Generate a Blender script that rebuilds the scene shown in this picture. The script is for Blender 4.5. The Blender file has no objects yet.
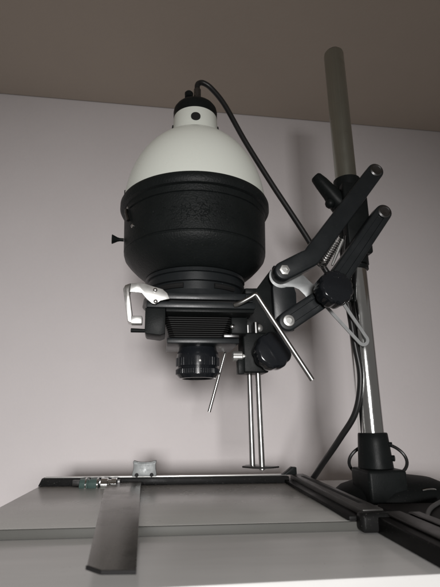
import bpy, bmesh, math, random
from mathutils import Vector, Matrix
random.seed(4)
PI = math.pi
SC = bpy.context.scene
COL = SC.collection

# ------------------------------------------------------------------ camera
cam_d = bpy.data.cameras.new('camera')
cam = bpy.data.objects.new('camera', cam_d)
COL.objects.link(cam)
SC.camera = cam
PITCH, YAW = math.radians(15.5), math.radians(7.5)
fw = Vector((math.sin(YAW)*math.cos(PITCH), math.cos(YAW)*math.cos(PITCH), math.sin(PITCH)))
rt = Vector((math.cos(YAW), -math.sin(YAW), 0))
upv = rt.cross(fw)
m = Matrix((rt, upv, -fw)).transposed().to_4x4()
m.translation = Vector((0, 0, .09))
cam.matrix_world = m
cam_d.sensor_fit = 'VERTICAL'
cam_d.sensor_height = 24
cam_d.lens = 24*443/587
cam_d.clip_start = .01
cam_d.clip_end = 50
cam_d.dof.use_dof = True
cam_d.dof.focus_distance = .55
cam_d.dof.aperture_fstop = 7.5

# ------------------------------------------------------------------ world and light
w = bpy.data.worlds.new('World')
SC.world = w
w.use_nodes = True
bg = w.node_tree.nodes['Background']
bg.inputs[0].default_value = (1.0, .95, .91, 1)
bg.inputs[1].default_value = .115

def area(name, loc, target, sx, sy, power, color, spread):
    l = bpy.data.lights.new(name, 'AREA')
    l.shape = 'RECTANGLE'; l.size = sx; l.size_y = sy
    l.energy = power; l.color = color; l.spread = math.radians(spread)
    o = bpy.data.objects.new(name, l)
    COL.objects.link(o)
    o.location = loc
    o.rotation_euler = (Vector(target)-Vector(loc)).to_track_quat('-Z', 'Y').to_euler()
    return o
area('window_light', (-.10, -1.7, .115), (-.04, .85, -.20), .50, .36, 4.3, (1.0, .98, .97), 51)

vs = SC.view_settings
vs.view_transform = 'Standard'; vs.look = 'None'; vs.exposure = 0; vs.gamma = 1
vs.use_curve_mapping = False
SC.cycles.max_bounces = 8

# ------------------------------------------------------------------ materials
def mat(name, color, rough=.5, metal=0.0, var=0.0, vscale=20, bump=0.0, bscale=200, spec=.5, coat=0.0,
        rvar=0.0, trans=0.0, ior=1.45, detail=4, dist=.001, dust=0.0, dcol=(.30, .29, .27), dscale=700, dth=.70, streak=None, slo=.80):
    M = bpy.data.materials.new(name)
    M.use_nodes = True
    nt = M.node_tree; N = nt.nodes; L = nt.links
    b = N['Principled BSDF']
    b.inputs['Base Color'].default_value = (*color, 1)
    b.inputs['Roughness'].default_value = rough
    b.inputs['Metallic'].default_value = metal
    b.inputs['Specular IOR Level'].default_value = spec
    b.inputs['Coat Weight'].default_value = coat
    b.inputs['Transmission Weight'].default_value = trans
    b.inputs['IOR'].default_value = ior
    tc = N.new('ShaderNodeTexCoord')
    if var or rvar:
        n = N.new('ShaderNodeTexNoise'); n.inputs['Scale'].default_value = vscale
        n.inputs['Detail'].default_value = 6; n.inputs['Roughness'].default_value = .6
        L.new(tc.outputs['Object'], n.inputs['Vector'])
        if var:
            mx = N.new('ShaderNodeMix'); mx.data_type = 'RGBA'
            mx.inputs[6].default_value = (*[c*(1-var) for c in color], 1)
            mx.inputs[7].default_value = (*[min(1, c*(1+var)) for c in color], 1)
            L.new(n.outputs['Fac'], mx.inputs[0])
            L.new(mx.outputs[2], b.inputs['Base Color'])
        if rvar:
            mr = N.new('ShaderNodeMapRange')
            mr.inputs[1].default_value = .3; mr.inputs[2].default_value = .7
            mr.inputs[3].default_value = max(.02, rough-rvar); mr.inputs[4].default_value = rough+rvar
            L.new(n.outputs['Fac'], mr.inputs[0]); L.new(mr.outputs[0], b.inputs['Roughness'])
    if dust:
        nd = N.new('ShaderNodeTexNoise'); nd.inputs['Scale'].default_value = dscale
        nd.inputs['Detail'].default_value = 2
        nl = N.new('ShaderNodeTexNoise'); nl.inputs['Scale'].default_value = dscale/25
        L.new(tc.outputs['Object'], nd.inputs['Vector']); L.new(tc.outputs['Object'], nl.inputs['Vector'])
        mp = N.new('ShaderNodeMapRange'); mp.inputs[1].default_value = dth; mp.inputs[2].default_value = dth+.06
        L.new(nd.outputs['Fac'], mp.inputs[0])
        ml = N.new('ShaderNodeMapRange'); ml.inputs[1].default_value = .4; ml.inputs[2].default_value = .7; ml.inputs[4].default_value = dust
        L.new(nl.outputs['Fac'], ml.inputs[0])
        mm = N.new('ShaderNodeMath'); mm.operation = 'MULTIPLY'
        L.new(mp.outputs[0], mm.inputs[0]); L.new(ml.outputs[0], mm.inputs[1])
        md = N.new('ShaderNodeMix'); md.data_type = 'RGBA'
        md.inputs[7].default_value = (*dcol, 1)
        src = b.inputs['Base Color']
        if src.is_linked: L.new(src.links[0].from_socket, md.inputs[6])
        else: md.inputs[6].default_value = (*color, 1)
        L.new(mm.outputs[0], md.inputs[0]); L.new(md.outputs[2], b.inputs['Base Color'])
    if streak:
        mpg = N.new('ShaderNodeMapping'); mpg.inputs['Scale'].default_value = streak
        ns = N.new('ShaderNodeTexNoise'); ns.inputs['Scale'].default_value = 1; ns.inputs['Detail'].default_value = 5
        L.new(tc.outputs['Object'], mpg.inputs['Vector']); L.new(mpg.outputs['Vector'], ns.inputs['Vector'])
        hs = N.new('ShaderNodeMix'); hs.data_type = 'RGBA'; hs.blend_type = 'MULTIPLY'; hs.inputs[0].default_value = 1
        cr = N.new('ShaderNodeMapRange'); cr.inputs[1].default_value = .3; cr.inputs[2].default_value = .7
        cr.inputs[3].default_value = slo; cr.inputs[4].default_value = 1.04
        L.new(ns.outputs['Fac'], cr.inputs[0])
        src = b.inputs['Base Color']
        if src.is_linked: L.new(src.links[0].from_socket, hs.inputs[6])
        else: hs.inputs[6].default_value = (*color, 1)
        L.new(cr.outputs[0], hs.inputs[7]); L.new(hs.outputs[2], b.inputs['Base Color'])
    if bump:
        n2 = N.new('ShaderNodeTexNoise'); n2.inputs['Scale'].default_value = bscale
        n2.inputs['Detail'].default_value = detail
        bp = N.new('ShaderNodeBump'); bp.inputs['Strength'].default_value = bump
        bp.inputs['Distance'].default_value = dist
        L.new(tc.outputs['Object'], n2.inputs['Vector'])
        L.new(n2.outputs['Fac'], bp.inputs['Height'])
        L.new(bp.outputs['Normal'], b.inputs['Normal'])
    return M

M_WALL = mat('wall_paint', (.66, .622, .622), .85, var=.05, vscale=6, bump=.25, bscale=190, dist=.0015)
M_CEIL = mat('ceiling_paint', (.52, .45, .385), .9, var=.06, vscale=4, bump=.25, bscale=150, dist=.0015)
M_TABLE = mat('table_laminate', (.62, .58, .52), .5, var=.03, vscale=8)
M_BOARD = mat('board_laminate', (.74, .735, .72), .22, var=.03, vscale=9, bump=.02, bscale=300, rvar=.07, dust=.5, dcol=(.25, .23, .2), dscale=420, dth=.71, streak=(6, 60, 20), slo=.95)
M_EASEL = mat('easel_plate_paint', (.62, .62, .59), .28, var=.04, vscale=7, bump=.03, bscale=260, rvar=.07, dust=.55, dcol=(.2, .19, .17), dscale=420, dth=.70, streak=(5, 50, 20), slo=.95)
M_EEDGE = mat('easel_edge_paint', (.095, .095, .088), .5, spec=.2, var=.1, vscale=30)
M_BLK = mat('black_enamel', (.009, .0105, .0105), .42, spec=.14, var=.25, vscale=60, bump=.18, bscale=900, rvar=.08, dist=.0006, dust=.35)
M_WRK = mat('black_wrinkle_enamel', (.0095, .0115, .0115), .46, spec=.22, var=.3, vscale=40, bump=.5, bscale=480, rvar=.06, dist=.0009, dust=.3)
M_GLS = mat('black_gloss_plastic', (.011, .0125, .015), .16, var=.1, vscale=30, rvar=.05, dust=.3)
M_STG = mat('slate_black_enamel', (.014, .0165, .018), .36, spec=.4, var=.15, vscale=50, bump=.08, bscale=700, rvar=.06, dist=.0005, dust=.35)
M_MATT = mat('black_matt', (.008, .008, .008), .75)
M_BEL = mat('bellows_cloth', (.022, .022, .022), .45, bump=.2, bscale=900, dist=.0004)
M_DOME = mat('dome_enamel', (.80, .83, .76), .30, var=.02, vscale=14, bump=.03, bscale=160, rvar=.04, dust=.3, dcol=(.4, .37, .3), dscale=300, dth=.72)
M_CHR = mat('chrome', (.72, .73, .72), .11, 1.0, rvar=.04, vscale=40)
M_STL = mat('brushed_steel', (.62, .61, .59), .28, 1.0, rvar=.08, vscale=60, var=.06)
M_ALU = mat('pale_aluminium', (.64, .64, .62), .38, .85, rvar=.06, vscale=60)
M_BLADE = mat('blade_steel', (.19, .185, .17), .26, .7, rvar=.10, vscale=25, var=.08, dust=.6, dcol=(.09, .085, .08), dscale=500, dth=.66, streak=(500, 14, 20), slo=.92)
M_DUL = mat('dull_plate_metal', (.33, .34, .34), .48, .5, rvar=.08, vscale=80, var=.1)
M_ROD = mat('bright_rod_steel', (.42, .42, .41), .30, 1.0, rvar=.05, vscale=60)
M_FOOT = mat('foot_black_casting', (.007, .008, .008), .6, spec=.12, var=.3, vscale=50, bump=.3, bscale=500, dist=.0005, dust=.4)
M_SPR = mat('spring_wire', (.30, .30, .29), .3, 1.0)
M_UPCOL = mat('upper_column_metal', (.40, .41, .36), .30, .92, rvar=.03, vscale=60, var=.03, streak=(700, 700, 6), slo=.93)  # upper length of the column only: greyer and rougher than the chrome below
M_GAL = mat('galvanised_steel', (.21, .22, .22), .5, .45, rvar=.12, vscale=220, var=.25)
M_DST = mat('dark_steel', (.17, .17, .17), .3, 1.0, rvar=.08, vscale=60)
M_RAIL = mat('rail_anodised', (.012, .012, .012), .40, 0.0, spec=.06, var=.2, vscale=40, rvar=.08, dust=.45, dth=.66)
M_RAILTOP = mat('rail_top_anodised', (.05, .048, .045), .42, .1, var=.15, vscale=40, rvar=.08, dust=.45, dth=.66, streak=(400, 10, 30))
M_RUB = mat('cable_rubber', (.014, .014, .014), .38, bump=.1, bscale=500, dist=.0003)
M_TEAL = mat('teal_plastic', (.10, .16, .145), .08, coat=.6, trans=.4, ior=1.49)
M_GREYC = mat('grey_cable_sheath', (.07, .07, .068), .5)
M_LENSG = mat('lens_glass', (.02, .02, .03), .03, spec=.8, coat=.6)
M_WHT = mat('glint_white', (.75, .75, .72), .5)

# ------------------------------------------------------------------ mesh helpers
def obj(name, bm, M, parent=None, smooth=35, label=None):
    me = bpy.data.meshes.new(name)
    bmesh.ops.remove_doubles(bm, verts=bm.verts, dist=1e-6)
    bmesh.ops.recalc_face_normals(bm, faces=bm.faces)
    bm.to_mesh(me); bm.free()
    for p in me.polygons: p.use_smooth = True
    me.set_sharp_from_angle(angle=math.radians(smooth))
    me.materials.append(M)
    o = bpy.data.objects.new(name, me)
    COL.objects.link(o)
    if parent: o.parent = parent
    if label: o['label'] = label
    return o

def thing(name, label, cat, loc=(0, 0, 0), rot=(0, 0, 0), group=None):
    o = bpy.data.objects.new(name, None); COL.objects.link(o)
    o.location = loc; o.rotation_euler = rot
    o.empty_display_size = .02
    o['label'] = label; o['category'] = cat
    if group: o['group'] = group
    return o

def struct(name, bm, M):
    o = obj(name, bm, M); o['kind'] = 'structure'; return o

def join(bm, b2):
    me = bpy.data.meshes.new('tmp'); b2.to_mesh(me); b2.free()
    bm.from_mesh(me); bpy.data.meshes.remove(me)

def box(x0, x1, y0, y1, z0, z1, bev=.0006, seg=2, bm=None):
    b = bmesh.new()
    bmesh.ops.create_cube(b, size=1)
    for v in b.verts:
        v.co = Vector(((x0+x1)/2+v.co.x*(x1-x0), (y0+y1)/2+v.co.y*(y1-y0), (z0+z1)/2+v.co.z*(z1-z0)))
    if bev: bmesh.ops.bevel(b, geom=list(b.edges), offset=bev, segments=seg, profile=.5, affect='EDGES')
    if bm is None: return b
    join(bm, b); return bm

def lathe(prof, c=(0, 0), seg=96, rf=None, bm=None, cap=True, M=None):
    """prof: (r, z) list round the vertical axis at c; rf(angle, i) scales the radius; M: a matrix for another axis."""
    b = bmesh.new()
    rings = []
    for i, (r, z) in enumerate(prof):
        if r <= 1e-6:
            rings.append([b.verts.new((c[0], c[1], z))]); continue
        rings.append([b.verts.new((c[0]+r*(rf(2*PI*k/seg, i) if rf else 1)*math.cos(2*PI*k/seg),
                                   c[1]+r*(rf(2*PI*k/seg, i) if rf else 1)*math.sin(2*PI*k/seg), z)) for k in range(seg)])
    for a, d in zip(rings, rings[1:]):
        for k in range(seg):
            k2 = (k+1) % seg
            if len(a) == 1 and len(d) == 1: continue
            if len(a) == 1: b.faces.new((a[0], d[k], d[k2]))
            elif len(d) == 1: b.faces.new((a[k], a[k2], d[0]))
            else: b.faces.new((a[k], a[k2], d[k2], d[k]))
    if cap:
        for rg in (rings[0], rings[-1]):
            if len(rg) > 2: b.faces.new(rg)
    if M is not None: b.transform(M)
    if bm is None: return b
    join(bm, b); return bm

def axis_m(p, d):
    """matrix that takes +Z to direction d with origin at p"""
    q = Vector(d).normalized().to_track_quat('Z', 'Y').to_matrix().to_4x4()
    q.translation = Vector(p); return q

def cyl(p, q, r, r2=None, seg=32, bev=.0004, bm=None):
    p, q = Vector(p), Vector(q); h = (q-p).length; r2 = r if r2 is None else r2
    return lathe([(r-bev, 0), (r, bev), (r2, h-bev), (r2-bev, h)], seg=seg, bm=bm, M=axis_m(p, q-p))

def spline(pts, n=8):
    P = [Vector(p) for p in pts]; P = [2*P[0]-P[1]]+P+[2*P[-1]-P[-2]]
    out = []
    for i in range(1, len(P)-2):
        for k in range(n):
            t = k/n
            out.append(.5*((2*P[i])+(-P[i-1]+P[i+1])*t+(2*P[i-1]-5*P[i]+4*P[i+1]-P[i+2])*t*t+(-P[i-1]+3*P[i]-3*P[i+1]+P[i+2])*t**3))
    out.append(P[-2]); return out

def tube(pts, r, seg=14, closed=False, bm=None, r2=None):
    P = [Vector(p) for p in pts]; b = bmesh.new(); rings = []; n = len(P)
    up = Vector((.13, .97, .2)).normalized()
    for i, p in enumerate(P):
        if closed: t = P[(i+1) % n]-P[i-1]
        else: t = P[min(i+1, n-1)]-P[max(i-1, 0)]
        t.normalize()
        up = (up-t*up.dot(t))
        if up.length < 1e-4: up = t.orthogonal()
        up.normalize(); s = t.cross(up)
        rr = r if r2 is None else r+(r2-r)*i/(n-1)
        rings.append([b.verts.new(p+(up*math.cos(2*PI*k/seg)+s*math.sin(2*PI*k/seg))*rr) for k in range(seg)])
    pr = list(zip(rings, rings[1:]))+([(rings[-1], rings[0])] if closed else [])
    for a, d in pr:
        off = 0
        if closed and a is rings[-1]:
            off = min(range(seg), key=lambda o: sum((a[k].co-d[(k+o) % seg].co).length for k in range(seg)))
        for k in range(seg): b.faces.new((a[k], a[(k+1) % seg], d[(k+1+off) % seg], d[(k+off) % seg]))
    if not closed: b.faces.new(rings[0]); b.faces.new(rings[-1])
    if bm is None: return b
    join(bm, b); return bm

def prism(poly, y0, y1, bev=.0006, seg=2, bm=None, inset=None):
    """poly: (x, z) outline, given depth from y0 (front) to y1"""
    b = bmesh.new()
    f = b.faces.new([b.verts.new((x, y0, z)) for x, z in poly])
    r = bmesh.ops.extrude_face_region(b, geom=[f])
    for v in r['geom']:
        if isinstance(v, bmesh.types.BMVert): v.co.y = y1
    bmesh.ops.recalc_face_normals(b, faces=b.faces)
    if bev:
        ed = [e for e in b.edges if abs(e.verts[0].co.y-e.verts[1].co.y) < 1e-7]
        bmesh.ops.bevel(b, geom=ed, offset=bev, segments=seg, profile=.5, affect='EDGES')
    if inset:
        fr = min((f for f in b.faces if len(f.verts) > 4 or True), key=lambda f: (f.calc_center_median().y, -f.calc_area()))
        fr = max((f for f in b.faces if abs(f.calc_center_median().y-y0) < 1e-6), key=lambda f: f.calc_area())
        bmesh.ops.inset_region(b, faces=[fr], thickness=inset[0], depth=0)
        bmesh.ops.inset_region(b, faces=[fr], thickness=.0006, depth=-inset[1])
    if bm is None: return b
    join(bm, b); return bm

def slab(poly, z0, z1, bev=.0006, bm=None):
    """poly: (x, y) outline seen from above"""
    b = prism(poly, z0, z1, bev)
    b.transform(Matrix(((1, 0, 0, 0), (0, 0, 1, 0), (0, 1, 0, 0), (0, 0, 0, 1))))
    bmesh.ops.recalc_face_normals(b, faces=b.faces)
    if bm is None: return b
    join(bm, b); return bm

def stadium(p, q, r1, r2=None, n=14):
    r2 = r1 if r2 is None else r2
    p, q = Vector(p), Vector(q); a = math.atan2(q.y-p.y, q.x-p.x)
    o = [(p.x+r1*math.cos(a+PI/2+PI*k/n), p.y+r1*math.sin(a+PI/2+PI*k/n)) for k in range(n+1)]
    o += [(q.x+r2*math.cos(a-PI/2+PI*k/n), q.y+r2*math.sin(a-PI/2+PI*k/n)) for k in range(n+1)]
    return o

def shift(bm, v):
    bmesh.ops.translate(bm, verts=bm.verts, vec=v); return bm

def bent(p, e, q, r0, r1, r2, n=12):
    """outline of a bar with a bend at e and round ends"""
    p, e, q = Vector(p), Vector(e), Vector(q)
    d1, d2 = (e-p).normalized(), (q-e).normalized()
    n1, n2 = Vector((-d1.y, d1.x)), Vector((-d2.y, d2.x))
    a1, a2 = math.atan2(d1.y, d1.x), math.atan2(d2.y, d2.x)
    o = [(p.x+r0*math.cos(a1+PI/2+PI*k/n), p.y+r0*math.sin(a1+PI/2+PI*k/n)) for k in range(n+1)]
    mv = (n1+n2)/(1+n1.dot(n2))
    o += [tuple(e-mv*r1-d1*.006), tuple(e-mv*r1*.97), tuple(e-mv*r1+d2*.006)]
    o += [(q.x+r2*math.cos(a2-PI/2+PI*k/n), q.y+r2*math.sin(a2-PI/2+PI*k/n)) for k in range(n+1)]
    o += [tuple(e+mv*r1+d2*.006), tuple(e+mv*r1*.96), tuple(e+mv*r1-d1*.006)]
    return o

# ------------------------------------------------------------------ the setting
struct('wall', box(-2.2, 2.2, .85, .95, -.75, .95, 0), M_WALL)
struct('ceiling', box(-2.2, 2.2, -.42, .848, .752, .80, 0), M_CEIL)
struct('tabletop', box(-.13, .9, .33, .846, -.07, -.033, .003), M_TABLE)

# ------------------------------------------------------------------ baseboard
RZ = math.radians(-1.6)
bb = thing('baseboard', 'wide glossy pale grey board with white front edge under everything', 'board', (.1, .50, -.033), (0, 0, RZ))
obj('board', slab([(-.268, -.2040), (.36, -.1865), (.36, .235), (-.268, .235)], .0003, .025, .0022), M_BOARD, bb)
# the black moulded edge strip running to the camera beside the masking frame
obj('edge_strip', box(.094, .142, -.33, -.083, .0252, .0385, .0012, 3), M_RAIL, bb)
obj('edge_flange', box(.1425, .215, -.33, .012, .0252, .0296, .0008, 2), M_MATT, bb)
obj('edge_strip_cap', box(.104, .121, -.33, -.0845, .0387, .0410, .0008, 2), M_RAILTOP, bb)
obj('edge_strip_cap', box(.128, .139, -.33, -.0845, .0387, .0402, .0008, 2), M_RAILTOP, bb)

# ------------------------------------------------------------------ masking frame
ez = thing('masking_frame', 'grey masking frame with black rails and a long steel blade', 'easel', (.02, .53, -.008), (0, 0, RZ))
def e(x, y): # place -> frame
    dx, dy = x-.02, y-.53
    return dx*math.cos(-RZ)-dy*math.sin(-RZ), dx*math.sin(-RZ)+dy*math.cos(-RZ)
obj('base_plate', box(-.1795, .162, -.1085, .138, .0006, .0080, .0006), M_EASEL, ez)
obj('front_edge', box(-.1795, .172, -.1112, -.1087, .0003, .0078, .0006), M_EEDGE, ez)
# back rail with a bevelled left end
obj('back_rail', prism([(-.1800, .0084), (-.1760, .0180), (.1600, .0165), (.1600, .0084)], .124, .140, .0007), M_RAIL, ez)
obj('rail_scale', box(-.174, .158, .132, .1395, .0172, .0188, .0003), M_ALU, ez)
# side rail: low inner flange, taller outer bar with a slot
obj('side_rail', box(.1535, .166, -.1120, .140, .0084, .0125, .0006), M_RAIL, ez)
obj('side_rail_bar', box(.1662, .186, -.112, .142, .0005, .0180, .0010, 3), M_RAILTOP, ez)
obj('side_rail_slot', box(.1745, .1795, -.085, .115, .0176, .0184, .0002), M_MATT, ez)
obj('corner_lug', prism([(.150, .0184), (.154, .0195), (.166, .0285), (.1725, .0280), (.1725, .0184)], .128, .139, .0010), M_BLK, ez)
obj('rail_joint', box(.160, .1895, -.1240, -.1100, .0006, .0166, .0040, 4), M_RAIL, ez)
# blade
bl = [(-.0635, .5943+.05), (-.0209, .6044+.05), (-.0205, .6044), (-.0100, .2915), (-.0300, .2935), (-.0395, .3035), (-.0635, .5943)]
bl = [e(*p) for p in bl]
blade = obj('blade', slab(bl, .0116, .0132, .0003), M_BLADE, ez)
lip = bmesh.new()
for (a_, c_) in ((bl[3], bl[4]), (bl[4], bl[5])):
    a_, c_ = Vector((*a_, 0)), Vector((*c_, 0)); dd = (c_-a_).normalized(); nn = Vector((dd.y, -dd.x, 0))
    if nn.y > 0: nn = -nn
    slab([tuple((a_+nn*.0001).xy), tuple((c_+nn*.0001).xy), tuple((c_+nn*.0009).xy), tuple((a_+nn*.0009).xy)], .0108, .0131, .0002, bm=lip)
obj('end_lip', lip, M_MATT, blade)
# chrome saddle clip on the back rail
out = [(-.0335, .0186), (-.0332, .024), (-.0322, .029), (-.0322, .034), (-.0330, .0378), (-.0322, .0390)]
out += [(-.017+.0140*math.sin(a), .0398-.0030*math.cos(a)) for a in [(-66+12*k)*PI/180 for k in range(12)]]
out += [(-.0018, .0390), (-.0010, .0378), (-.0018, .034), (-.0018, .029), (-.0008, .024), (-.0005, .0186)]
cb = prism(out, .126, .137, .0010)
shift(cb, Vector((-.0245, 0, 0)))
clip = obj('saddle_clip', cb, M_GAL, ez)
obj('clip_lip', tube([(-.0415+.0148*math.sin(a), .1262, .0392-.0030*math.cos(a)) for a in [(-70+10*k)*PI/180 for k in range(15)]], .0011, 8), M_GAL, clip)
for x in (-.0272, -.0070):
    obj('clip_hole', cyl((x-.0245, .1253, .0208), (x-.0245, .1275, .0208), .0026, bev=.0002), M_MATT, clip)
# sliding cursor with teal knurled barrel
cu = obj('cursor', box(-.135, -.072, .1165, .1236, .0086, .0165, .0012), M_DST, ez)
obj('cursor_barrel', lathe([(.0046, 0), (.0060, .0008), (.0060, .010), (.0050, .0108), (.0050, .012), (.0062, .0126), (.0062, .0215), (.0048, .0224)],
    seg=48, rf=lambda a, i: 1+.03*math.sin(12*a), M=axis_m((-.124, .1115, .0118), (1, 0, 0)) @ Matrix.Diagonal((1.25, 1.25, 1.12, 1))), M_TEAL, cu)
for x in (-.1165, -.1015):
    obj('cursor_ring', cyl((x, .1115, .0118), (x+.0022, .1115, .0118), .0082, bev=.0003), M_CHR, cu)
obj('cursor_knob', lathe([(.004, 0), (.0068, .0008), (.0068, .008), (.0052, .009), (.0052, .012), (.0064, .0126), (.0064, .0185), (.0040, .0192)],
    seg=48, rf=lambda a, i: 1+.03*math.sin(16*a), M=axis_m((-.097, .1115, .0120), (1, 0, 0)) @ Matrix.Diagonal((1.15, 1.15, 1.12, 1))), M_CHR, cu)

# ------------------------------------------------------------------ the enlarger
BX, BY, BZ = .2675, .56, -.008
en = thing('photo_enlarger', 'photographic enlarger with white domed black lamp head on chrome column', 'enlarger', (BX, BY, BZ), (0, math.radians(-.8), 0))
def loc(bm): return shift(bm, Vector((-BX, -BY, -BZ)))
def part(name, bm, M, parent=None, label=None, smooth=35):
    return obj(name, loc(bm), M, parent or en, smooth, label)
HX, HY = .044, .555

# --- column and foot
part('column', lathe([(.0135, .0), (.0155, .001), (.0155, .4100), (.0150, .4102)], (.269, .56), 64), M_CHR)
part('upper_column', lathe([(.0150, .4104), (.0155, .4106), (.0155, .6530), (.0148, .6565), (.0130, .6580)], (.269, .56), 64), M_UPCOL)
part('column_cap', lathe([(.0126, .6582), (.0126, .6592), (.0, .6594)], (.269, .56), 48), M_DST)
ft = bmesh.new()
lathe([(1.0, -.0078), (1.0, -.003), (.97, .002), (.88, .0085), (.70, .0140), (.45, .0165), (0, .0168)], (0, 0), 72, bm=ft)
for v in ft.verts: v.co.x = .296+v.co.x*.074; v.co.y = .576+v.co.y*.060; v.co.z = -.0078+(v.co.z+.0078)*(.98 if v.co.x > .27 else .80)
foot = part('foot', ft, M_FOOT)
part('foot_clip', tube(spline([(.306, .5210, .0066), (.312, .5205, .0078), (.319, .5220, .0075), (.325, .5250, .0062)], 5), .0009, 8), M_CHR, foot)
part('socket_block', box(.2430, .2910, .523, .574, -.0078, .0290, .0040, 4), M_BLK)
sl = part('column_sleeve', lathe([(.0190, .0240), (.0215, .0250), (.0208, .034), (.0190, .058), (.0180, .0690), (.0172, .0700), (.0157, .0702)], (.2695, .558), 64), M_BLK)
for k in range(6):
    part('sleeve_rib', lathe([(.0181, .0600+.0014*k-.0004), (.01865-.00005*k, .0600+.0014*k), (.0181, .0600+.0014*k+.0004)], (.2695, .558), 48, cap=False), M_BLK, sl)
part('clamp_screw', cyl((.2860, .548, .040), (.2892, .5455, .040), .0036), M_BLK, sl)
part('clamp_screw', cyl((.2850, .548, .056), (.2880, .546, .056), .0030), M_BLK, sl)
lp = []
for k in range(48):
    a = 2*PI*k/48
    lp.append((.2840+.0395*math.cos(a), .580+.004*math.sin(2*a), .0345+.0215*math.sin(a)))
part('cable_loop', tube(lp, .0021, 10, closed=True), M_RUB)

# --- column clamp, its levers
cl = part('column_clamp', lathe([(.0160, .2930), (.0190, .2940), (.0192, .330), (.0178, .345), (.0178, .395), (.0192, .405), (.0192, .4270), (.0165, .4285)], (.2695, .56), 64), M_BLK)
part('clamp_boss', box(.252, .287, .5355, .552, .305, .412, .003, 3), M_BLK, cl)
part('collar_ring', lathe([(.0160, .2865), (.0180, .2872), (.0180, .2915), (.0160, .2922)], (.2695, .56), 48), M_BLK, cl)
part('wing_lever', tube([(.2185, .553, .4275), (.2200, .553, .4258), (.2270, .553, .4175), (.240, .554, .402), (.2485, .556, .392), (.256, .558, .386)], .0064, 20, r2=.0155), M_BLK, cl)
part('wing_knob', lathe([(0, -.0075), (.0035, -.0068), (.0062, -.0040), (.0072, 0), (.0062, .0040), (.0035, .0068), (0, .0075)], (.2365, .550), 24, M=Matrix.Translation((0, 0, .3835))), M_BLK, cl)
part('wing_stem', cyl((.2375, .552, .384), (.258, .556, .392), .0048), M_BLK, cl)

# --- parallel arms
UL, UR, LL, LR = (.153, .2683), (.292, .4182), (.1546, .2036), (.2966, .3557)
for (p, el, q) in ((UL, (.1900, .2880), UR), (LL, (.2080, .2385), LR)):
    a = part('support_arm', prism(bent(p, el, q, .0124, .0124, .0114), .513, .534, .0026, 3, inset=None if p is UL else (.0046, .0014)), M_STG)
    part('arm_cap', lathe([(.0092, 0), (.0090, .0012), (.0070, .0024), (.0062, .0018), (0, .0016)], seg=32, M=axis_m((q[0], .5135, q[1]), (0, -1, 0))), M_DST, a)
    part('pivot_bolt', lathe([(.0074, 0), (.0074, .0022), (.0066, .0030), (.0040, .0034), (.0036, .0022), (0, .0022)], seg=6 if p is UL else 32,
         M=axis_m((p[0], .5135, p[1]), (0, -1, 0))), M_ALU, a, smooth=30)
# --- link plate and bracket at the head
part('head_bracket', prism([(.098, .241), (.1005, .2525), (.1244, .2536), (.1442, .2801), (.156, .266), (.156, .196), (.128, .190), (.098, .190)], .545, .580, .0012), M_BLK)
part('pivot_link', prism([(.1455, .282), (.1600, .282), (.1690, .262), (.1735, .245), (.1728, .215), (.1680, .196), (.1480, .192), (.1430, .21), (.1425, .25)], .5345, .546, .0010), M_STG)
# --- pale friction plate round the upper pivot
fp = [(UL[0]+.0012+.0158*math.cos(math.radians(t)), UL[1]-.0012+.0158*math.sin(math.radians(t))) for t in range(150, 300, 12)]
fp += [(.1700, .2530), (.1770, .2500), (.1840, .2430), (.1880, .2370), (.2050, .2450), (.2050, .2560), (.1960, .2580), (.1850, .2690), (.1790, .2710), (.165, .268)]
part('friction_plate', prism(fp, .5338, .5354, .0004), M_DUL)

# --- scalloped knobs
def knob(name, c, R, dep, d, n=9, ph=0.0):
    rf = lambda a, i: 1-.055*(.5+.5*math.cos(n*a+ph))**2
    prof = [(R*.90, 0), (R*.985, dep*.08), (R, dep*.2), (R, dep*.72), (R*.975, dep*.82), (R*.90, dep*.90), (R*.84, dep*.925), (R*.80, dep*.93), (R*.45, dep*.985), (0, dep*1.0)]
    k = part(name, lathe(prof, seg=144, rf=lambda a, i: rf(a, i) if i < 6 else 1, M=axis_m(c, d)), M_GLS)
    return k
knob('clamp_knob', (.2085, .510, .2395), .0225, .024, (.10, -.97, .10), 11)
part('clamp_shaft', cyl((.2135, .505, .2405), (.222, .56, .2470), .0075), M_DST)
part('clamp_shaft_block', box(.212, .254, .542, .570, .240, .262, .003, 3), M_BLK)
knob('focus_knob', (.1295, .514, .1640), .0220, .022, (.06, -.97, .10), 9, .6)
# --- spring and its pin between the arms
p0, p1 = Vector((.2085, .532, .2830)), Vector((.2350, .532, .3215))
d = (p1-p0).normalized(); s = d.cross(Vector((0, 1, 0))); t_ = Vector((0, 1, 0)); pts = []
TURN = 13
for k in range(TURN*14+1):
    a = 2*PI*k/14; u = k/(TURN*14)
    pts.append(p0+(p1-p0)*u+(s*math.cos(a)+t_*math.sin(a))*.0062)
part('tension_spring', tube(pts, .00095, 7), M_SPR)
part('spring_pin', cyl((.2235, .531, .2830), (.2410, .531, .3201), .0016, .0034), M_ALU)
part('spring_pin', cyl((.2440, .538, .2950), (.2490, .538, .3290), .0022, .0022), M_DST)
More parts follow.
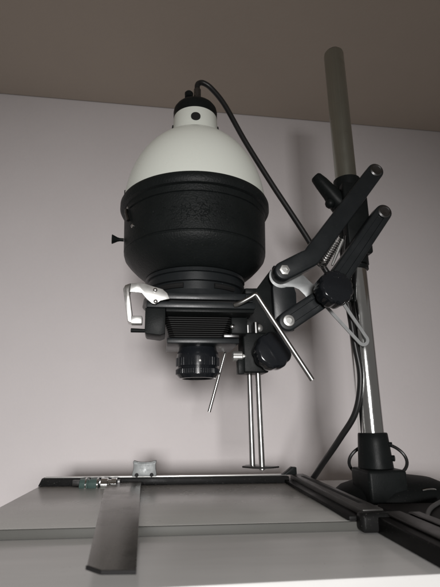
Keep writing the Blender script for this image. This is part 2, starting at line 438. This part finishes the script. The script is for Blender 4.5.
# --- cable hook: a flat pale loop from the knob to the column
ctr, rr = (.2590, .1850), .0072
o = stadium((.2205, .2335), ctr, .0105, rr)
ob = bmesh.new()
mid = [(.2110, .2310), (.2505, .1830)]
hk = []
for k in range(15):
    a = math.radians(218+k*13.5)
    hk.append(Vector((ctr[0]+.0062*math.cos(a), .5365, ctr[1]+.0062*math.sin(a))))
path = [Vector((.2110, .5365, .2310))]+hk+[Vector((.2370, .5365, .2330))]
b = bmesh.new(); prev = None
def strip(path, wd, y0, y1):
    b = bmesh.new(); n = len(path); rings = []
    for i, p in enumerate(path):
        t = (path[min(i+1, n-1)]-path[max(i-1, 0)]).normalized(); nn = Vector((-t.z, 0, t.x))
        a_, c_ = p+nn*wd/2, p-nn*wd/2
        rings.append([b.verts.new((a_.x, y0, a_.z)), b.verts.new((c_.x, y0, c_.z)), b.verts.new((c_.x, y1, c_.z)), b.verts.new((a_.x, y1, a_.z))])
    for r0, r1 in zip(rings, rings[1:]):
        for k in range(4): b.faces.new((r0[k], r0[(k+1) % 4], r1[(k+1) % 4], r1[k]))
    b.faces.new(rings[0]); b.faces.new(rings[-1]); return b
part('cable_hook', strip(path, .0042, .5360, .5376), M_DUL)

# --- lamp house
rim = [(.0900, .3655), (.0945, .3685), (.0990, .3675), (.1003, .3645), (.1003, .3580), (.0985, .3545), (.0952, .3530),
       (.0946, .3455), (.0930, .3447), (.0930, .3432), (.0944, .3424), (.0938, .3200), (.0932, .2985), (.0918, .2975), (.0918, .2962), (.0929, .2952), (.0912, .2895),
       (.0862, .2830), (.0780, .2745), (.0690, .2670), (.0650, .2640), (.0630, .2632)]
lh = part('lamp_house', lathe(rim, (HX, HY), 144), M_WRK)
dome = [(.0947, .3650)]
a_, zc, b_, n_ = .0962, .362, .121, 2.02
for k in range(1, 44):
    z = zc+.004+(b_*.968-.004)*(k/43)**.92
    dome.append((a_*(1-((z-zc)/b_)**n_)**(1/n_), z))
dome = [p for p in dome if p[0] > .0345]
zt = dome[-1][1]
dome += [(.0342, zt+.0012), (.0336, zt+.0022)]
dm = part('lamp_dome', lathe(dome, (HX, HY), 144), M_DOME, lh)
zt += .0023
part('dome_collar', lathe([(.0332, zt), (.0338, zt+.0006), (.0325, zt+.008), (.0314, .5085), (.0308, .5100)], (HX, HY), 96), M_DOME, lh)
zv = (zt+.5095)/2-.0003
for k in range(4):
    a = -PI/2-.06+k*PI/2
    r = .0319
    part('vent_hole', cyl((HX+(r-.004)*math.cos(a), HY+(r-.004)*math.sin(a), zv-.0015), (HX+(r+.0016)*math.cos(a), HY+(r+.0016)*math.sin(a), zv-.0010), .0066, bev=.0003), M_MATT, lh)
cap = part('top_cap', lathe([(.0300, .5082), (.0315, .5087), (.0318, .5190), (.0310, .5235), (.0285, .5275), (.0235, .5302), (.0150, .5316), (0, .5320)], (HX, HY), 96), M_BLK, lh)
part('cable_gland', cyl((.0462, HY-.004, .5300), (.0466, HY-.004, .5590), .0060, .0052), M_DST, lh)
part('cap_knob', lathe([(.0036, .5300), (.0038, .5395), (.0060, .5410), (.0062, .5480), (.0044, .5502), (0, .5510)], (.0340, HY-.008), 28), M_BLK, lh)
# relief emblem pressed into the front of the lamp house
em = bmesh.new()
random.seed(9)
def ring_pt(a, z, r=.0950): return Vector((HX+r*math.sin(a), HY-r*math.cos(a), z))
for k in range(150):
    a0 = random.gauss(0, .26); z0 = .3210+random.gauss(0, .0085)
    if abs(a0) > .62 or not .3025 < z0 < .3395: continue
    th = random.uniform(0, PI); pts_ = []
    for q in range(5):
        pts_.append(ring_pt(a0, z0, .0938+.0006*(z0-.320)/.0224+random.uniform(-.0001, .00012)))
        a0 += math.cos(th)*.011; z0 += math.sin(th)*.0010; th += random.uniform(-.9, .9)
    tube(pts_, random.uniform(.00030, .00055), 6, bm=em)
part('relief_emblem', em, M_WRK, lh)
# side knob, latch and screws on the left of the lamp house
part('side_knob', lathe([(.0022, 0), (.0022, .005), (.0030, .008), (.0062, .0145), (.0058, .0152), (0, .0150)], seg=32, M=axis_m((HX-.0935, HY-.008, .3150), (-1, -.08, 0))), M_BLK, lh)
def onring(a, z, r): return Vector((HX+r*math.sin(a), HY-r*math.cos(a), z))
part('side_latch', tube([onring(-1.18, .3440, .0965), onring(-1.16, .338, .0968), onring(-1.12, .331, .0966), onring(-1.10, .3265, .0962)], .0022, 10), M_DST, lh)
for a, z in ((-1.20, .3475), (-1.02, .3170)):
    part('screw', lathe([(.0026, 0), (.0026, .0010), (.0018, .0018), (0, .0020)], seg=16, M=axis_m(onring(a, z, .0936), onring(a, 0, 1)-onring(a, 0, 0))), M_STL, lh)
part('dome_latch', box(-.0515, -.0475, HY-.012, HY-.004, .3750, .3850, .0008), M_BLK, lh)

# --- neck between lamp house and carrier
nk = part('neck', lathe([(.0600, .2630), (.0640, .2625), (.0645, .2580), (.0618, .2572), (.0618, .2530), (.0640, .2523), (.0640, .2470), (.0605, .2462), (.0605, .2360), (.0660, .2352), (.0670, .2275), (.0640, .2268)], (HX, HY), 128), M_STG)
for s_ in (-1, 1):
    sp = [onring(s_*(.30+.06*k), .2410, .0609) for k in range(9)]
    part('neck_slot', tube(sp, .0032, 8), M_MATT, nk)

# --- carrier plates
part('upper_plate', box(-.014, .104, .476, .632, .2185, .2262, .0009), M_STG)
part('carrier_slot', box(-.012, .094, .482, .628, .2160, .2184, 0), M_MATT)
lw = part('lower_plate', box(-.0155, .1060, .475, .634, .2085, .2159, .0010), M_STG)
part('plate_lip', box(.0060, .1045, .477, .632, .2045, .2084, .0006), M_BLK, lw)
ec = part('end_catch', box(.0945, .1030, .4735, .482, .2160, .2250, .0007), M_STG)
part('catch_screw', lathe([(.0020, 0), (.0020, .0010), (.0010, .0016), (0, .0017)], seg=16, M=axis_m((.0985, .4735, .2205), (0, -1, 0))), M_STL, ec)
part('catch_block', box(.0950, .1075, .476, .500, .2264, .2330, .0008), M_BLK, ec)
ck = part('cheek', prism([(-.0165, .2083), (.0055, .2083), (.0055, .1800), (.0000, .1780), (-.0150, .1800), (-.0165, .1820)], .4765, .515, .0010), M_BLK)
part('cheek', box(.0820, .1010, .500, .610, .1850, .2043, .0012), M_BLK)
part('catch_pin', cyl((-.0320, .488, .1852), (-.016, .490, .1852), .0024, .0021), M_BLK, ck)
# --- bright carrier handle
hp = [(131, 282), (138, 281.6), (144.5, 281.8), (152.7, 284.3), (162.3, 287), (167, 291), (169.8, 296.6), (161, 299), (156, 302.7), (152.7, 302), (147.3, 297.3), (141.8, 291.3), (136, 290.6), (130, 290.5)]
HPM = [(-.0327, .2334), (-.0248, .2341), (-.0175, .2336), (-.0085, .2306), (.0018, .2277), (.0068, .2233), (.0098, .2171), (-.0001, .2146), (-.0057, .2106), (-.0092, .2113), (-.0150, .2162), (-.0206, .2229), (-.0275, .2236), (-.0335, .2236)]
ch = part('carrier_handle', prism(HPM, .4690, .4712, .0005), M_ALU)
hb = bmesh.new()
# strip folded back round the corner, then down and in again
prism([(-.0405, .2270), (-.0385, .2312), (-.0330, .2336), (-.0338, .2240), (-.0290, .1935), (-.0300, .1900), (-.0345, .1915)], .4690, .4850, .0005, bm=hb)
part('handle_fold', hb, M_STL, ch)
part('handle_foot', box(-.0312, -.0192, .4688, .4800, .1890, .1975, .0008), M_ALU, ch)
for x, z in ((-.0062, .2262), (-.0055, .2135)):
    part('handle_screw', lathe([(.0024, 0), (.0024, .0010), (.0014, .0019), (0, .0021)], seg=20, M=axis_m((x, .4689, z), (0, -1, 0))), M_STL, ch)
# --- bent wire levers
wl = spline([(.0820, .4740, .2125), (.0880, .4700, .2140), (.0990, .4660, .2195), (.1035, .4645, .2222), (.1062, .4640, .2200), (.1100, .4640, .2138)], 6)+[Vector((.1625, .4640, .1290))]
part('wire_lever', tube(wl, .0028, 16), M_ROD)
part('wire_lever', tube(spline([(.1010, .600, .215), (.0960, .606, .199), (.0913, .610, .1817), (.0670, .610, .0984)], 4), .0023, 12), M_ROD)

# --- bellows
bw = bmesh.new(); NP = 10; ztop, zbot = .2043, .1815; rings = []
for i in range(NP*3+1):
    u = i/(NP*3); z = ztop+(zbot-ztop)*u
    hwd = .0415-.0085*u-(.0040 if i % 3 == 0 else 0); c = .006
    hd = hwd*1.15
    sq = [(hwd, -hd+c), (hwd, hd-c), (hwd-c, hd), (-hwd+c, hd), (-hwd, hd-c), (-hwd, -hd+c), (-hwd+c, -hd), (hwd-c, -hd)]
    rings.append([bw.verts.new((HX+x, HY-.008+y, z)) for x, y in sq])
for a, d in zip(rings, rings[1:]):
    for k in range(8): bw.faces.new((a[k], a[(k+1) % 8], d[(k+1) % 8], d[k]))
part('bellows', bw, M_BEL, smooth=20)
# --- lens board and lens
lb = part('lens_board', box(.0080, .0930, .5120, .585, .1752, .1815, .0010), M_STG)
part('board_screw', lathe([(.0028, 0), (.0028, .0014), (.0014, .0022), (0, .0023)], seg=16, M=axis_m((.0827, .497, .1925), (0, -1, 0))), M_CHR, lb)
part('board_catch', box(.0740, .0925, .5080, .520, .1817, .1860, .0008), M_DST, lb)
LXc, LYc = .0472, .553
ln = part('lens', lathe([(.0235, .1753), (.0240, .1715), (.0258, .1690), (.0262, .1630), (.0262, .1520), (.0252, .1512), (.0252, .1500), (.0264, .1492), (.0264, .1420), (.0245, .1400), (.0225, .1378), (.0200, .1376), (.0165, .1420), (.0160, .1440)], (LXc, LYc), 96), M_GLS)
def grip(name, n, z0, z1, R, wdt, skip):
    g = bmesh.new()
    for k in range(n):
        if k % skip[0] in skip[1]: continue
        a = 2*PI*k/n
        q = box(-wdt/2, wdt/2, -.0007, .0011, z0, z1, .0003, 1)
        q.transform(Matrix.Translation((LXc+R*math.sin(a), LYc-R*math.cos(a), 0)) @ Matrix.Rotation(a, 4, 'Z'))
        join(g, q)
    return part(name, g, M_GLS, ln)
grip('grip_ring', 48, .1525, .1625, .0264, .0018, (8, (3, 7)))
grip('aperture_ring', 60, .1428, .1486, .0266, .0016, (1, (9,)))
part('lens_glass', lathe([(.0164, .1435), (.010, .1418), (0, .1412)], (LXc, LYc), 48), M_LENSG, ln)
part('lens_glint', cyl((LXc+.0004, LYc-.0262, .1570), (LXc+.0004, LYc-.0278, .1570), .0012, bev=.0001), M_WHT, ln)  # white dot painted in for the highlight on the lens barrel

# --- focusing carriage, rods and stops
part('focus_carriage', box(.0990, .1290, .519, .556, .1420, .1900, .0020, 3), M_BLK)
part('guide_rod', tube([(.1172, .530, .2043), (.1188, .530, .0360)], .0034, 24), M_ROD)
part('guide_rod', tube([(.1108, .548, .2043), (.1114, .548, .0365)], .0033, 24), M_ROD)
part('rod_stop', slab([(.098, .542), (.104, .553), (.114, .558), (.124, .545), (.138, .534), (.139, .530), (.128, .525), (.116, .523), (.108, .528)], .0348, .0368, .0004), M_DST)
part('rod_screw', lathe([(.0036, .0347), (.0036, .0335), (.0020, .0326), (0, .0325)], (.1188, .530), 20), M_STL)
part('lock_nut', lathe([(.0020, 0), (.0058, .0005), (.0058, .0110), (.0050, .0118), (.0030, .0120), (.0030, .016)], seg=32, rf=lambda a, i: 1+.025*math.cos(16*a), M=axis_m((.0860, .522, .1615), (1, 0, 0))), M_ALU)
part('stop_tab', box(.0915, .0990, .516, .530, .1400, .1575, .0010), M_BLK)
part('bracket_bolt', lathe([(.0048, 0), (.0048, .003), (.0030, .0042), (0, .0045)], seg=24, M=axis_m((.1245, .5450, .2000), (0, -1, 0))), M_ALU)

# --- power cable from the cap, between the arms, down beside the column
cp = [(.0466, .551, .5550), (.0466, .551, .5660), (.0497, .552, .5718), (.0570, .553, .5730), (.0690, .555, .5655), (.0882, .556, .5395), (.1168, .557, .4819), (.1514, .557, .4186), (.1783, .556, .3713), (.2017, .554, .3282),
      (.2210, .551, .2850), (.2400, .549, .2540), (.2478, .547, .2328), (.2520, .547, .1825), (.2560, .548, .1382), (.2490, .556, .0960), (.2331, .575, .0633), (.2190, .605, .0311), (.2110, .640, .0040), (.2090, .680, -.0050)]
part('power_cable', tube(spline(cp, 8), .0040, 14), M_RUB)

# ------------------------------------------------------------------ pale cable at the right edge
gc = obj('grey_cable', tube(spline([(.240, .405, -.0008), (.2560, .4330, -.0008), (.275, .4590, -.0008), (.2950, .4810, -.0008), (.318, .502, -.0008)], 8), .0022, 12), M_GREYC)
gc['label'] = 'pale grey cable lying beside the black foot at right edge'; gc['category'] = 'cable'
